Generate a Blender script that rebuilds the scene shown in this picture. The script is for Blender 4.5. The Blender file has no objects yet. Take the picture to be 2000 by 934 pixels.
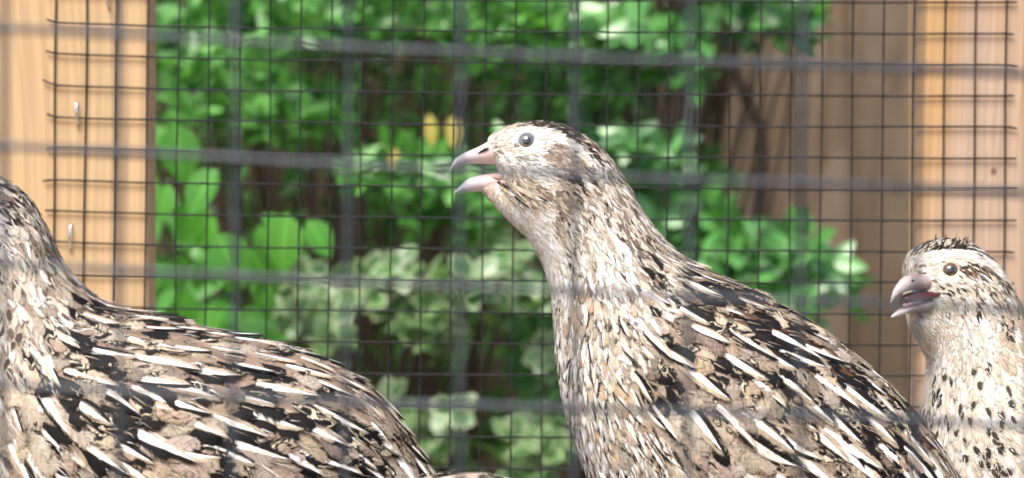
import bpy, math, random
from mathutils import Vector, Matrix
from mathutils.bvhtree import BVHTree
from mathutils.kdtree import KDTree

R = math.radians
scene = bpy.context.scene
COL = scene.collection

# ------------------------------------------------------------------ camera, sky, sun, exposure
S = 0.000215                       # metres per photo pixel (2000 px wide) per metre of distance
cam_d = bpy.data.cameras.new('camera')
cam = bpy.data.objects.new('camera', cam_d); COL.objects.link(cam)
cam.rotation_euler = (R(90), 0, 0)
cam_d.sensor_width = 36.0
cam_d.lens = 36.0 / (2000 * S)
cam_d.clip_start = 0.01; cam_d.clip_end = 200
cam_d.dof.use_dof = True
cam_d.dof.focus_distance = 0.745
cam_d.dof.aperture_fstop = 21.5
scene.camera = cam

SUN_EL, SUN_AZ = R(58), R(208)     # azimuth clockwise from +Y: behind the camera, a little to its left
world = bpy.data.worlds.new('World'); scene.world = world
world.use_nodes = True
wn = world.node_tree
bg = wn.nodes['Background']
sky = wn.nodes.new('ShaderNodeTexSky')
sky.sky_type = 'NISHITA'; sky.sun_disc = False
sky.sun_elevation = SUN_EL; sky.sun_rotation = SUN_AZ
sky.air_density = 1.0; sky.dust_density = 3.0; sky.ozone_density = 1.0
wn.links.new(sky.outputs[0], bg.inputs[0])
bg.inputs[1].default_value = 0.095
sun_d = bpy.data.lights.new('sun', 'SUN')
sun_d.energy = 2.3; sun_d.angle = R(28); sun_d.color = (1.0, 0.95, 0.88)
sun = bpy.data.objects.new('sun', sun_d); COL.objects.link(sun)
sdir = Vector((math.sin(SUN_AZ) * math.cos(SUN_EL), math.cos(SUN_AZ) * math.cos(SUN_EL), math.sin(SUN_EL)))
sun.rotation_euler = sdir.to_track_quat('Z', 'Y').to_euler()
scene.view_settings.view_transform = 'Standard'
scene.view_settings.look = 'None'
scene.view_settings.exposure = 1.33
scene.view_settings.gamma = 1.0
scene.cycles.use_denoising = True
scene.cycles.transparent_max_bounces = 16

FLOOR = -0.15
GROUND = -0.75


def P(px, py, d, off=0.0):
    """a point d metres in front of the lens that the photograph shows at (px, py); off is an extra depth in pixels of that distance"""
    d += off * S * d
    return Vector(((px - 1000) * S * d, d, (467 - py) * S * d))


# ------------------------------------------------------------------ node helpers
class NT:
    def __init__(self, name):
        self.mat = bpy.data.materials.new(name)
        self.mat.use_nodes = True
        self.t = self.mat.node_tree
        self.b = self.t.nodes['Principled BSDF']
        self.out = self.t.nodes['Material Output']

    def n(self, kind, **kw):
        nd = self.t.nodes.new(kind)
        for k, v in kw.items():
            setattr(nd, k, v)
        return nd

    def set(self, sock, v):
        if hasattr(v, 'is_output'):
            self.t.links.new(v, sock)
        else:
            if isinstance(v, (tuple, list)) and len(v) == 3 and sock.type == 'RGBA':
                v = (*v, 1.0)
            sock.default_value = v

    def m(self, op, a, b=0.0, c=None, clamp=False):
        nd = self.n('ShaderNodeMath', operation=op, use_clamp=clamp)
        self.set(nd.inputs[0], a); self.set(nd.inputs[1], b)
        if c is not None:
            self.set(nd.inputs[2], c)
        return nd.outputs[0]

    def step(self, x, lo, hi, a=0.0, b=1.0):
        nd = self.n('ShaderNodeMapRange', interpolation_type='SMOOTHSTEP')
        self.set(nd.inputs[0], x); self.set(nd.inputs[1], lo); self.set(nd.inputs[2], hi)
        self.set(nd.inputs[3], a); self.set(nd.inputs[4], b)
        return nd.outputs[0]

    def mix(self, f, a, b, mode='MIX'):
        nd = self.n('ShaderNodeMix', data_type='RGBA', blend_type=mode)
        self.set(nd.inputs['Factor'], f)
        self.set(nd.inputs[6], a); self.set(nd.inputs[7], b)
        return nd.outputs[2]

    def comb(self, x, y, z):
        nd = self.n('ShaderNodeCombineXYZ')
        for i, v in enumerate((x, y, z)):
            self.set(nd.inputs[i], v)
        return nd.outputs[0]

    def noise(self, vec, scale=1.0, detail=2.0, rough=0.5, dist=0.0):
        nd = self.n('ShaderNodeTexNoise')
        self.set(nd.inputs['Vector'], vec)
        nd.inputs['Scale'].default_value = scale
        nd.inputs['Detail'].default_value = detail
        nd.inputs['Roughness'].default_value = rough
        nd.inputs['Distortion'].default_value = dist
        return nd.outputs['Fac']

    def attr(self, name):
        nd = self.n('ShaderNodeAttribute', attribute_name=name)
        return nd

    def sep(self, v):
        nd = self.n('ShaderNodeSeparateXYZ'); self.set(nd.inputs[0], v)
        return nd.outputs

    def coord(self, which='Object'):
        return self.n('ShaderNodeTexCoord').outputs[which]

    def scalev(self, v, s):
        nd = self.n('ShaderNodeMapping'); self.set(nd.inputs[0], v)
        nd.inputs['Scale'].default_value = s
        return nd.outputs[0]

    def bump(self, h, strength=0.3, dist=0.001):
        nd = self.n('ShaderNodeBump')
        self.set(nd.inputs['Height'], h)
        nd.inputs['Strength'].default_value = strength
        nd.inputs['Distance'].default_value = dist
        self.t.links.new(nd.outputs[0], self.b.inputs['Normal'])

    def fin(self, col, rough=0.6, spec=0.5, **kw):
        self.set(self.b.inputs['Base Color'], col)
        self.set(self.b.inputs['Roughness'], rough)
        self.set(self.b.inputs['Specular IOR Level'], spec)
        for k, v in kw.items():
            self.set(self.b.inputs[k.replace('_', ' ')], v)
        return self.mat


def simple(name, col, rough=0.6, spec=0.5, var=0.12, scale=400.0, **kw):
    t = NT(name)
    nz = t.noise(t.coord(), scale, 3.0)
    f = t.step(nz, 0.3, 0.7, 1.0 - var, 1.0 + var)
    c = t.mix(1.0, col, t.comb(f, f, f), 'MULTIPLY')
    t.bump(nz, 0.15, 0.0003)
    return t.fin(c, rough, spec, **kw)


def wood(name, light, dark, pale, grain=1.0, board_var=0.0, knots=(), rough=0.75):
    t = NT(name)
    co = t.coord('Object')
    x, y, z = t.sep(co)
    oi = t.n('ShaderNodeObjectInfo').outputs['Random']
    sh = t.m('MULTIPLY', oi, 37.0)
    zz = t.m('ADD', z, sh)
    warp = t.noise(t.comb(t.m('MULTIPLY', x, 6), t.m('MULTIPLY', y, 6), t.m('MULTIPLY', zz, 2.0)), 1.0, 2.0)
    xw = t.m('ADD', x, t.m('MULTIPLY', t.m('SUBTRACT', warp, 0.5), 0.045))
    for kx, kz, kr in knots:
        dx = t.m('SUBTRACT', x, kx); dz = t.m('MULTIPLY', t.m('SUBTRACT', z, kz), 0.55)
        d2 = t.m('ADD', t.m('MULTIPLY', dx, dx), t.m('MULTIPLY', dz, dz))
        g = t.m('DIVIDE', kr * kr, t.m('ADD', d2, kr * kr))
        xw = t.m('ADD', xw, t.m('MULTIPLY', t.m('MULTIPLY', g, dx), 1.6))
    rings = t.noise(t.comb(t.m('MULTIPLY', xw, 95 * grain), t.m('MULTIPLY', y, 40), t.m('MULTIPLY', zz, 0.6)), 1.0, 2.5, 0.55)
    fib = t.noise(t.comb(t.m('MULTIPLY', xw, 900 * grain), t.m('MULTIPLY', y, 300), t.m('MULTIPLY', zz, 9)), 1.0, 2.0)
    patch = t.noise(t.comb(t.m('MULTIPLY', xw, 14), t.m('MULTIPLY', y, 10), t.m('MULTIPLY', zz, 2.6)), 1.0, 3.0)
    c = t.mix(t.step(rings, 0.40, 0.78), light, dark)
    c = t.mix(t.step(patch, 0.44, 0.58, 0.0, 0.8), c, pale)
    f = t.step(fib, 0.3, 0.7, 0.85, 1.08)
    if board_var:
        f = t.m('MULTIPLY', f, t.m('ADD', 1.0 - board_var, t.m('MULTIPLY', oi, 2 * board_var)))
    c = t.mix(1.0, c, t.comb(f, f, f), 'MULTIPLY')
    for kx, kz, kr in knots:
        dx = t.m('SUBTRACT', x, kx); dz = t.m('MULTIPLY', t.m('SUBTRACT', z, kz), 0.8)
        d2 = t.m('SQRT', t.m('ADD', t.m('MULTIPLY', dx, dx), t.m('MULTIPLY', dz, dz)))
        d2 = t.m('ADD', d2, t.m('MULTIPLY', t.m('SUBTRACT', patch, 0.5), kr))
        c = t.mix(t.step(d2, kr * 0.3, kr * 0.75, 0.8, 0.0), c, (dark[0] * 0.25, dark[1] * 0.2, dark[2] * 0.2))
    t.bump(t.m('ADD', rings, t.m('MULTIPLY', fib, 0.5)), 0.35, 0.0006)
    return t.fin(c, rough, 0.25)


# ------------------------------------------------------------------ mesh helpers
ORG = {}


def tag(o, label=None, cat=None, group=None, kind=None):
    if label: o['label'] = label
    if cat: o['category'] = cat
    if group: o['group'] = group
    if kind: o['kind'] = kind
    return o


def empty(name, loc, label, cat, group=None):
    o = bpy.data.objects.new(name, None); COL.objects.link(o)
    o.location = loc; o.empty_display_size = 0.02
    ORG[o] = Vector(loc)
    return tag(o, label, cat, group)


def mk(name, verts, faces, mat, parent=None, origin=None, smooth=True):
    """one mesh object from world-space vertices; origin moves its own pivot"""
    org = Vector(origin) if origin is not None else (ORG[parent] if parent in ORG else Vector())
    me = bpy.data.meshes.new(name)
    me.from_pydata([tuple(Vector(v) - org) for v in verts], [], faces)
    if smooth:
        me.polygons.foreach_set('use_smooth', [True] * len(me.polygons))
    me.materials.append(mat)
    me.update()
    o = bpy.data.objects.new(name, me); COL.objects.link(o)
    ORG[o] = org
    if parent is not None:
        o.parent = parent
        o.location = org - ORG[parent]
    else:
        o.location = org
    return o


def box(x0, x1, y0, y1, z0, z1, bev=0.0):
    if not bev:
        v = [(x, y, z) for z in (z0, z1) for y in (y0, y1) for x in (x0, x1)]
        f = [(0, 2, 3, 1), (4, 5, 7, 6), (0, 1, 5, 4), (2, 6, 7, 3), (0, 4, 6, 2), (1, 3, 7, 5)]
        return v, f
    b = bev
    prof = [(x0 + b, y0), (x1 - b, y0), (x1 - 0.3 * b, y0 + 0.3 * b), (x1, y0 + b), (x1, y1 - b), (x1 - b, y1), (x0 + b, y1), (x0, y1 - b), (x0, y0 + b), (x0 + 0.3 * b, y0 + 0.3 * b)]
    n = len(prof)
    v = [(x, y, z0) for x, y in prof] + [(x, y, z1) for x, y in prof]
    f = [(i, (i + 1) % n, n + (i + 1) % n, n + i) for i in range(n)]
    f += [tuple(reversed(range(n))), tuple(range(n, 2 * n))]
    return v, f


def tube(pts, rad, sides=6, caps=True):
    vs, fs = [], []
    n = len(pts)
    for i, p in enumerate(pts):
        a = pts[max(0, i - 1)]; b = pts[min(n - 1, i + 1)]
        t = (b - a).normalized()
        up = Vector((0, 1, 0)) if abs(t.y) < 0.9 else Vector((1, 0, 0))
        s = t.cross(up).normalized(); u = s.cross(t)
        r = rad[i] if isinstance(rad, (list, tuple)) else rad
        for k in range(sides):
            an = 2 * math.pi * k / sides
            vs.append(p + s * (r * math.cos(an)) + u * (r * math.sin(an)))
    for i in range(n - 1):
        for k in range(sides):
            k2 = (k + 1) % sides
            fs.append((i * sides + k, i * sides + k2, (i + 1) * sides + k2, (i + 1) * sides + k))
    if caps:
        fs.append(tuple(reversed(range(sides))))
        fs.append(tuple(range((n - 1) * sides, n * sides)))
    return vs, fs


def cat_rom(pts, n):
    """resample a list of equal-length float tuples with a Catmull-Rom spline into n steps"""
    m = len(pts) - 1
    out = []
    for i in range(n + 1):
        t = i / n * m
        k = min(int(t), m - 1); f = t - k
        p0 = pts[max(k - 1, 0)]; p1 = pts[k]; p2 = pts[k + 1]; p3 = pts[min(k + 2, m)]
        out.append(tuple(0.5 * ((2 * b) + (-a + c) * f + (2 * a - 5 * b + 4 * c - d) * f * f + (-a + 3 * b - 3 * c + d) * f ** 3)
                         for a, b, c, d in zip(p0, p1, p2, p3)))
    return out


# ------------------------------------------------------------------ ground, coop floor, fence, posts
def soil():
    t = NT('soil')
    n1 = t.noise(t.coord(), 9, 6, 0.6)
    c = t.mix(n1, (0.10, 0.075, 0.05), (0.22, 0.17, 0.12))
    t.bump(n1, 0.6, 0.01)
    return t.fin(c, 0.95, 0.2)


v, f = box(-60, 60, -60, 60, GROUND - 0.05, GROUND)
tag(mk('ground', v, f, soil(), smooth=False), kind='structure')

M_floor = wood('floor_wood', (0.42, 0.31, 0.2), (0.3, 0.2, 0.12), (0.45, 0.36, 0.26), 0.5)
v, f = box(-0.5, 0.5, 0.325, 1.03, FLOOR - 0.018, FLOOR, 0.002)
tag(mk('coop_floor', v, f, M_floor, smooth=False), 'flat wooden board floor the quails stand on', 'coop floor')
deck_legs = empty('coop_stand', (0, 0.6, GROUND), 'timber stand under the coop floor', 'stand')
for lx in (-0.46, 0.46):
    for ly in (0.35, 0.98):
        v, f = box(lx - 0.02, lx + 0.02, ly - 0.02, ly + 0.02, GROUND, FLOOR - 0.019, 0.002)
        mk('leg', v, f, M_floor, deck_legs, smooth=False)

M_fence = wood('fence_wood', (0.19, 0.132, 0.084), (0.09, 0.056, 0.034), (0.23, 0.172, 0.118), 0.35, 0.22)
fence = empty('wooden_fence', (0, 4.5, GROUND), 'weathered brown vertical board fence behind the shrubs', 'fence')
rnd = random.Random(5)
x = -3.0
while x < 3.0:
    w = rnd.uniform(0.11, 0.125)
    nb = rnd.uniform(0, 0.003); bi = globals().get('bi', 0) + 1; y0 = 4.5 + (0.018 if bi % 2 else 0.0) + nb
    v, f = box(x - 0.006, x + w + 0.006, y0, y0 + 0.014, GROUND, 1.15 + rnd.uniform(-0.01, 0.01), 0.002)
    mk('board', v, f, M_fence, fence, smooth=False)
    x += w
for rz in (-0.45, 0.62):
    v, f = box(-3.0, 3.0, 4.537, 4.575, rz - 0.04, rz + 0.04, 0.002)
    mk('rail', v, f, M_fence, fence, smooth=False)

Y_BACK = 1.0
M_post_l = wood('post_pine', (0.49, 0.315, 0.15), (0.38, 0.225, 0.098), (0.52, 0.355, 0.20), 0.5)
xr = (289 - 1000) * S
v, f = box(xr - 0.12, xr, 1.0009, 1.0009 + 0.0225, GROUND, 0.42, 0.0015)
tag(mk('wooden_post', v, f, M_post_l, origin=(xr - 0.06, 1.0009, GROUND), smooth=False),
    'pale orange pine post beside the broad leaved plant', 'post', 'coop posts holding the rear mesh')
xl = (1788 - 1000) * S
M_post_r = wood('post_pine_worn', (0.48, 0.295, 0.14), (0.38, 0.215, 0.092), (0.42, 0.31, 0.24), 0.6,
                knots=((-0.027, 0.75 + (467 - 335) * S, 0.003),))
v, f = box(xl, xl + 0.12, 1.0009, 1.0009 + 0.018, GROUND, 0.42, 0.0015)
tag(mk('wooden_post', v, f, M_post_r, origin=(xl + 0.06, 1.0009, GROUND), smooth=False),
    'pinkish and orange stained post behind the small quail with the crest', 'post', 'coop posts holding the rear mesh')


# ------------------------------------------------------------------ wire mesh panels
def wire_mat(name, col, rough, spec=0.5):
    t = NT(name)
    nz = t.noise(t.coord(), 900, 2.0)
    c = t.mix(t.step(nz, 0.35, 0.7), col, tuple(min(1, q * 2.6 + 0.01) for q in col))
    t.bump(nz, 0.5, 0.0004)
    return t.fin(c, t.step(nz, 0.3, 0.7, rough, rough + 0.25), spec)


M_wire_b = wire_mat('wire_black', (0.006, 0.006, 0.007), 0.55, 0.25)
M_wire_f = wire_mat('wire_black_front', (0.018, 0.022, 0.028), 0.3, 0.5)


def mesh_panel(name, label, d, xs, ys, xfun, yfun, x_rng, y_rng, rad, mat, seed, ends=True):
    """welded mesh: xs/ys are the wire numbers, xfun(j, py) and yfun(k, px) give their course in photo pixels at distance d"""
    rg = random.Random(seed)
    root = empty(name, P(1000, 1000, d) * 1.0, label, 'wire mesh')
    root.location.z = FLOOR; ORG[root] = Vector(root.location)
    step = xfun(1, 0) - xfun(0, 0)
    for k in ys:
        ph = rg.uniform(0, 6); am = rg.uniform(0.006, 0.02) * step
        e0 = x_rng[0] - rg.uniform(0.25, 0.45) * step; e1 = x_rng[1] + rg.uniform(0.2, 0.36) * step
        bend0 = rg.choice((0, 0, -0.14, -0.1, 0.05)) * step; bend1 = rg.choice((0, 0, -0.13, 0.05, -0.05)) * step
        pts, rr = [], []
        n = int((e1 - e0) / step * 4)
        for i in range(n + 1):
            px = e0 + (e1 - e0) * i / n
            py = yfun(k, px) + am * math.sin(px / step * 0.55 + ph) + 0.3 * am * math.sin(px / step * 2.1 + ph * 2)
            if px < x_rng[0]: py += bend0 * ((x_rng[0] - px) / (0.4 * step)) ** 1.3
            if px > x_rng[1]: py += bend1 * ((px - x_rng[1]) / (0.3 * step)) ** 1.3
            fx = (px - xfun(0, py)) / step; fx = abs(fx - round(fx))
            pts.append(P(px, py, d) + Vector((0, -rad * 1.3, 0)))
            rr.append(rad * (1.22 if fx < 0.13 else 1.0))
        v, f = tube(pts, rr, 7)
        mk('horizontal_wire', v, f, mat, root)
    for j in xs:
        ph = rg.uniform(0, 6); am = rg.uniform(0.006, 0.022) * step
        n = int((y_rng[1] - y_rng[0]) / step * 4)
        pts = []
        for i in range(n + 1):
            py = y_rng[0] + (y_rng[1] - y_rng[0]) * i / n
            px = xfun(j, py) + am * math.sin(py / step * 0.6 + ph)
            pts.append(P(px, py, d) + Vector((0, rad * 0.3, 0)))
        v, f = tube(pts, rad * 0.95, 7)
        mk('vertical_wire', v, f, mat, root)
    return root


def yb(k, px):
    return 45 + k * (61.2 - 0.00025 * (px - 100)) + 23 * (1 - math.exp(-(px - 100) / 700.0))


mesh_panel('rear_wire_mesh', 'fine black welded wire mesh stapled to the two wooden posts', Y_BACK, range(0, 32), range(-4, 19),
           lambda j, py: 110 + 59.9 * j - 0.013 * py, yb, (110, 1967), (-225, 1160), 0.00041, M_wire_b, 3)
mesh_panel('front_wire_mesh', 'large blurred black wire mesh right in front of the quails', 0.33, range(-3, 12), range(-4, 8),
           lambda j, py: 12 + 222.8 * j - 0.008 * py, lambda k, px: 57 + 229.5 * k + 0.0465 * px + 5 * math.sin(px / 420.0),
           (12 - 3 * 222.8, 12 + 11 * 222.8), (-950, 1900), 0.00052, M_wire_f, 8)

# staples over the rear mesh
M_zinc = simple('zinc', (0.72, 0.74, 0.78), 0.25, 0.6, 0.1, 3000, Metallic=1.0)


def staple(px, py, ang, label, L=44):
    a = R(ang)
    ax = Vector((math.sin(a), 0, math.cos(a)))
    c = P(px, py, Y_BACK); h = L * S / 2
    c.y = 1.0009 - 0.0021
    pts = [c - ax * h + Vector((0, 0.0075, 0)), c - ax * h + Vector((0, 0.0012, 0)), c - ax * (h - 0.0006), c + ax * (h - 0.0006),
           c + ax * h + Vector((0, 0.0012, 0)), c + ax * h + Vector((0, 0.0075, 0))]
    v, f = tube(pts, 0.00062, 6)
    tag(mk('staple', v, f, M_zinc, origin=c), label, 'staple', 'staples fixing the rear mesh')


staple(150, 222, -3, 'bright silver staple over a mesh wire high on the pine post')
staple(137, 463, 2, 'silver staple on the pine post beside the neck of the mottled quail', 48)
staple(209, -8, -6, 'silver staple at the top of the pine post', 44)
# ------------------------------------------------------------------ shrubs
LIGHTDIR = Vector((-0.15, -0.55, 0.8)).normalized()


def leaf_mat(name, cols, yellow, edge, gloss, yprob=0.05):
    """cols: dark and light green; edge: colour of a variegated rim or None"""
    t = NT(name)
    a = t.attr('lf')
    u, v, r = t.sep(a.outputs['Color'])
    oi = t.n('ShaderNodeObjectInfo').outputs['Random']
    rr = t.m('FRACT', t.m('ADD', r, oi))
    uu = t.m('ABSOLUTE', t.m('SUBTRACT', t.m('MULTIPLY', u, 2.0), 1.0))
    c = t.mix(rr, cols[0], cols[1])
    nz = t.noise(t.comb(t.m('MULTIPLY', u, 3), t.m('MULTIPLY', v, 4), t.m('MULTIPLY', r, 70)), 1.0, 3)
    c = t.mix(t.step(nz, 0.35, 0.7, 0.0, 0.35), c, cols[1])
    vein = t.step(uu, 0.03, 0.1, 0.55, 0.0)
    c = t.mix(vein, c, tuple(min(1, q * 1.7 + 0.02) for q in cols[1]))
    if edge:
        e = t.m('ADD', uu, t.m('MULTIPLY', t.m('SUBTRACT', nz, 0.5), 0.7))
        e = t.m('MAXIMUM', e, t.m('ADD', t.m('MULTIPLY', t.m('ABSOLUTE', t.m('SUBTRACT', v, 0.5)), 1.9), t.m('MULTIPLY', t.m('SUBTRACT', nz, 0.5), 0.5)))
        c = t.mix(t.step(e, 0.48, 0.66), c, edge)
    if yellow and yprob > 0.009:
        c = t.mix(t.step(rr, 1 - yprob - 0.01, 1 - yprob), c, yellow)
    t.bump(nz, 0.3, 0.001)
    t.fin(c, gloss, 0.55, Coat_Weight=0.4, Coat_Roughness=0.35)
    tr = t.n('ShaderNodeBsdfTranslucent'); t.set(tr.inputs[0], t.mix(1.0, c, (1.3, 1.5, 0.6), 'MULTIPLY'))
    mx = t.n('ShaderNodeMixShader'); mx.inputs[0].default_value = 0.28
    t.t.links.new(t.b.outputs[0], mx.inputs[1]); t.t.links.new(tr.outputs[0], mx.inputs[2])
    t.t.links.new(mx.outputs[0], t.out.inputs[0])
    return t.mat


def leaf_shape(ratio, point, cup, curl):
    """unit leaf along +X, normal +Z; returns verts, faces, uv"""
    vs, uv = [], []
    rows = 6
    for i in range(rows + 1):
        v = i / rows
        w = ratio * 0.5 * (math.sin(math.pi * v ** 0.85) ** point) if 0 < i < rows else 0.002
        z = -curl * v * v
        for k, u in enumerate((-1, 0, 1)):
            vs.append(Vector((v, u * w, z + cup * w * abs(u))))
            uv.append(((u + 1) / 2, v))
    fs = []
    for i in range(rows):
        for k in range(2):
            a = i * 3 + k
            fs.append((a, a + 1, a + 4, a + 3))
    return vs, fs, uv


def set_lf(me, data):
    at = me.attributes.new('lf', 'FLOAT_COLOR', 'POINT')
    at.data.foreach_set('color', [q for d in data for q in d])


def shrub(name, label, mat, M_stem, base, clumps, nleaf, size, ratio, point, cup, curl, seed, n_single=220, up=0.55, face=0.6, extra=()):
    """clumps: world points of twig ends; leaves sit round each twig end"""
    rg = random.Random(seed)
    root = empty(name, base, label, 'shrub')
    shapes = [leaf_shape(ratio * rg.uniform(0.88, 1.12), point, cup * rg.uniform(0.6, 1.3), curl * rg.uniform(0.2, 1.6)) for _ in range(5)]
    leaves = []
    for c in clumps:
        ax = Vector((rg.gauss(0, 0.45), -face + rg.gauss(0, 0.4), up + rg.gauss(0, 0.4))).normalized()
        n = rg.randint(*nleaf)
        ref = ax.orthogonal().normalized()
        for i in range(n):
            an = i * 2.4 + rg.uniform(-0.4, 0.4)
            el = rg.uniform(0.1, 1.0)
            rad = Matrix.Rotation(an, 3, ax) @ ref
            d = (rad * math.cos(el * 0.9) + ax * math.sin(el * 0.9)).normalized()
            nrm = (ax * math.cos(el * 0.9) - rad * math.sin(el * 0.9)).normalized()
            L = size * rg.uniform(0.65, 1.2)
            p = c + ax * rg.uniform(-1.1, 0.1) * size + d * size * 0.08
            leaves.append((p, d, nrm, L, rg.randrange(5), rg.random()))
    for e in extra:
        leaves.append(e)
    # single leaves: those nearest the lens and inside the view
    def score(l):
        p = l[0]
        px = p.x / (S * p.y) + 1000; py = 467 - p.z / (S * p.y)
        inside = -60 < px < 2060 and -60 < py < 990
        return (0 if inside else 1, p.y)
    leaves.sort(key=score)
    singles, rest = leaves[:n_single], leaves[n_single:]
    shared, ymesh = [], []
    for si, (vs, fs, uv) in enumerate(shapes):
        row = []
        for q in range(3):
            me = bpy.data.meshes.new('leaf')
            me.from_pydata([tuple(p) for p in vs], [], fs)
            me.polygons.foreach_set('use_smooth', [True] * len(me.polygons))
            me.materials.append(mat)
            set_lf(me, [(u, v, q / 3.0 * 0.3, 1.0) for u, v in uv])
            row.append(me)
        shared.append(row)
        ym = row[0].copy(); ym.materials[0] = M_leaf_y; ymesh.append(ym)

    def basis(p, d, nrm, L):
        y = nrm.cross(d).normalized(); z = d.cross(y).normalized()
        return Matrix(((d.x * L, y.x * L, z.x * L, p.x), (d.y * L, y.y * L, z.y * L, p.y), (d.z * L, y.z * L, z.z * L, p.z), (0, 0, 0, 1)))
    for (p, d, nrm, L, si, r) in singles:
        o = bpy.data.objects.new('leaf', ymesh[si] if r is None else shared[si][int(r * 3) % 3])
        COL.objects.link(o); o.parent = root
        o.matrix_local = Matrix.Translation(-ORG[root]) @ basis(p, d, nrm, L)
    V, F, A = [], [], []
    for (p, d, nrm, L, si, r) in rest:
        vs, fs, uv = shapes[si]
        M = basis(p, d, nrm, L); b = len(V)
        V += [M @ q for q in vs]
        F += [tuple(b + i for i in q) for q in fs]
        A += [(u, v, r or 0.5, 1.0) for u, v in uv]
    fo = mk('foliage', V, F, mat, root)
    set_lf(fo.data, A); fo['kind'] = 'stuff'
    # stems from the base to a choice of clumps
    SV, SF = [], []
    hub = Vector(base)
    pick = rg.sample(clumps, min(len(clumps), 90))
    for c in pick:
        mid = hub.lerp(c, 0.5) + Vector((rg.uniform(-.05, .05), rg.uniform(0, .08), rg.uniform(-.04, .06)))
        v, f = tube([hub + Vector((rg.uniform(-.04, .04), rg.uniform(-.03, .03), 0)), mid, c.lerp(mid, 0.2), c], [0.005, 0.003, 0.0018, 0.001], 5)
        b = len(SV); SV += v; SF += [tuple(b + i for i in q) for q in f]
    mk('stem', SV, SF, M_stem, root)
    return root


M_stem = simple('bark', (0.07, 0.05, 0.035), 0.85, 0.2, 0.3, 120)
M_leaf_g = leaf_mat('leaf_green', ((0.012, 0.055, 0.012), (0.18, 0.47, 0.10)), (0.62, 0.50, 0.05), None, 0.30, 0.008)
M_leaf_d = leaf_mat('leaf_dark_green', ((0.011, 0.045, 0.014), (0.13, 0.37, 0.09)), (0.6, 0.5, 0.06), None, 0.32, 0.0)
M_leaf_y = leaf_mat('leaf_yellow', ((0.40, 0.31, 0.04), (0.48, 0.39, 0.08)), None, None, 0.4, 0)
M_leaf_b = leaf_mat('leaf_bright_green', ((0.05, 0.22, 0.015), (0.10, 0.34, 0.03)), None, None, 0.5, 0)
M_leaf_v = leaf_mat('leaf_variegated', ((0.022, 0.09, 0.022), (0.08, 0.19, 0.05)), (0.5, 0.5, 0.12), (0.27, 0.36, 0.18), 0.42, 0.0)

rg = random.Random(21)
HOLES_A = [(590, 400, 120, 85), (480, 470, 120, 60), (860, 165, 190, 55), (380, 25, 70, 40), (1010, 225, 110, 60), (560, 110, 90, 28), (850, 300, 70, 30), (950, 210, 70, 40)]


def hole(px, py, hs):
    return any(((px - a) / c) ** 2 + ((py - b) / e) ** 2 < 1 for a, b, c, e in hs)


def clump_field(n, x0, x1, y0, y1, d0, d1, holes, keep=lambda px, py, d: True):
    out = []
    while len(out) < n:
        px, py = rg.uniform(x0, x1), rg.uniform(y0, y1)
        d = d0 + (d1 - d0) * rg.random()
        if hole(px, py, holes) and d < d0 + 0.8 * (d1 - d0):
            continue
        if keep(px, py, d):
            out.append(P(px, py, d))
    return out


def flat_leaf(px, py, d, dx, dy, L, seed=0, r=0.5, tilt=(0, -1, 0.35)):
    dr = Vector((dx, -0.1, -dy)).normalized()
    return (P(px, py, d), dr, Vector(tilt).normalized(), L, seed, r)


def sprays(ells, d0, d1):
    """leafy sprays on the outside of a shrub: (px, py, half width, half height, count)"""
    out = []
    for (cx, cy, rx, ry, n) in ells:
        for _ in range(n):
            a = rg.uniform(0, 6.283); q = math.sqrt(rg.random())
            out.append(P(cx + rx * q * math.cos(a), cy + ry * q * math.sin(a), rg.uniform(d0, d1)))
    return out


cl = sprays([(560, 35, 260, 42, 40), (390, 165, 90, 60, 20), (560, 208, 140, 40, 28), (790, 335, 115, 60, 30), (880, 405, 120, 35, 14), (1075, 45, 170, 50, 30), (960, 130, 60, 25, 4),
             (860, 28, 90, 38, 12), (980, 330, 60, 60, 8), (470, 120, 70, 35, 8), (230, 120, 80, 160, 16), (230, 420, 70, 120, 10), (640, -70, 420, 50, 40), (330, 60, 30, 30, 3), (1140, 160, 40, 60, 6)], 2.85, 3.15)
cl += clump_field(620, 60, 1250, -60, 900, 4.0, 4.42, [])
cl += clump_field(1500, 0, 1350, -1300, -75, 2.95, 4.45, [])  # unseen dense leaf roof above the view, added to shade the hedge interior and fence
yl = [flat_leaf(838, 222, 2.8, 0.1, 1, 0.040, 0, None), flat_leaf(884, 226, 2.8, 0.05, 1, 0.040, 1, None), flat_leaf(775, 290, 2.8, -0.3, 1, 0.026, 2, None)]
shrub('green_shrub', 'tall green shrub with small glossy leaves beside the pine post', M_leaf_g, M_stem, (-0.25, 3.5, GROUND), cl, (8, 12), 0.037, 0.46, 0.75, 0.25, 0.12, 31, extra=yl, up=0.5, face=0.75)

cl = sprays([(580, 575, 85, 55, 9), (800, 560, 110, 45, 12), (860, 640, 60, 40, 8), (640, 660, 80, 35, 5), (1010, 590, 80, 40, 5), (900, 850, 120, 50, 10), (1050, 860, 80, 60, 7),
             (950, 515, 80, 35, 6), (1080, 720, 40, 40, 2), (760, 790, 60, 40, 4), (560, 760, 120, 60, 10), (700, 960, 260, 70, 30), (1000, 1100, 250, 120, 30), (600, 1150, 250, 120, 24)], 2.75, 3.0)
cl += clump_field(160, 420, 1240, 850, 1600, 3.0, 3.7, [])
shrub('variegated_shrub', 'low shrub with rounded cream edged leaves behind the tall quail', M_leaf_v, M_stem, (-0.1, 3.2, GROUND), cl, (7, 10), 0.031, 0.78, 0.6, 0.2, 0.15, 32)


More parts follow.
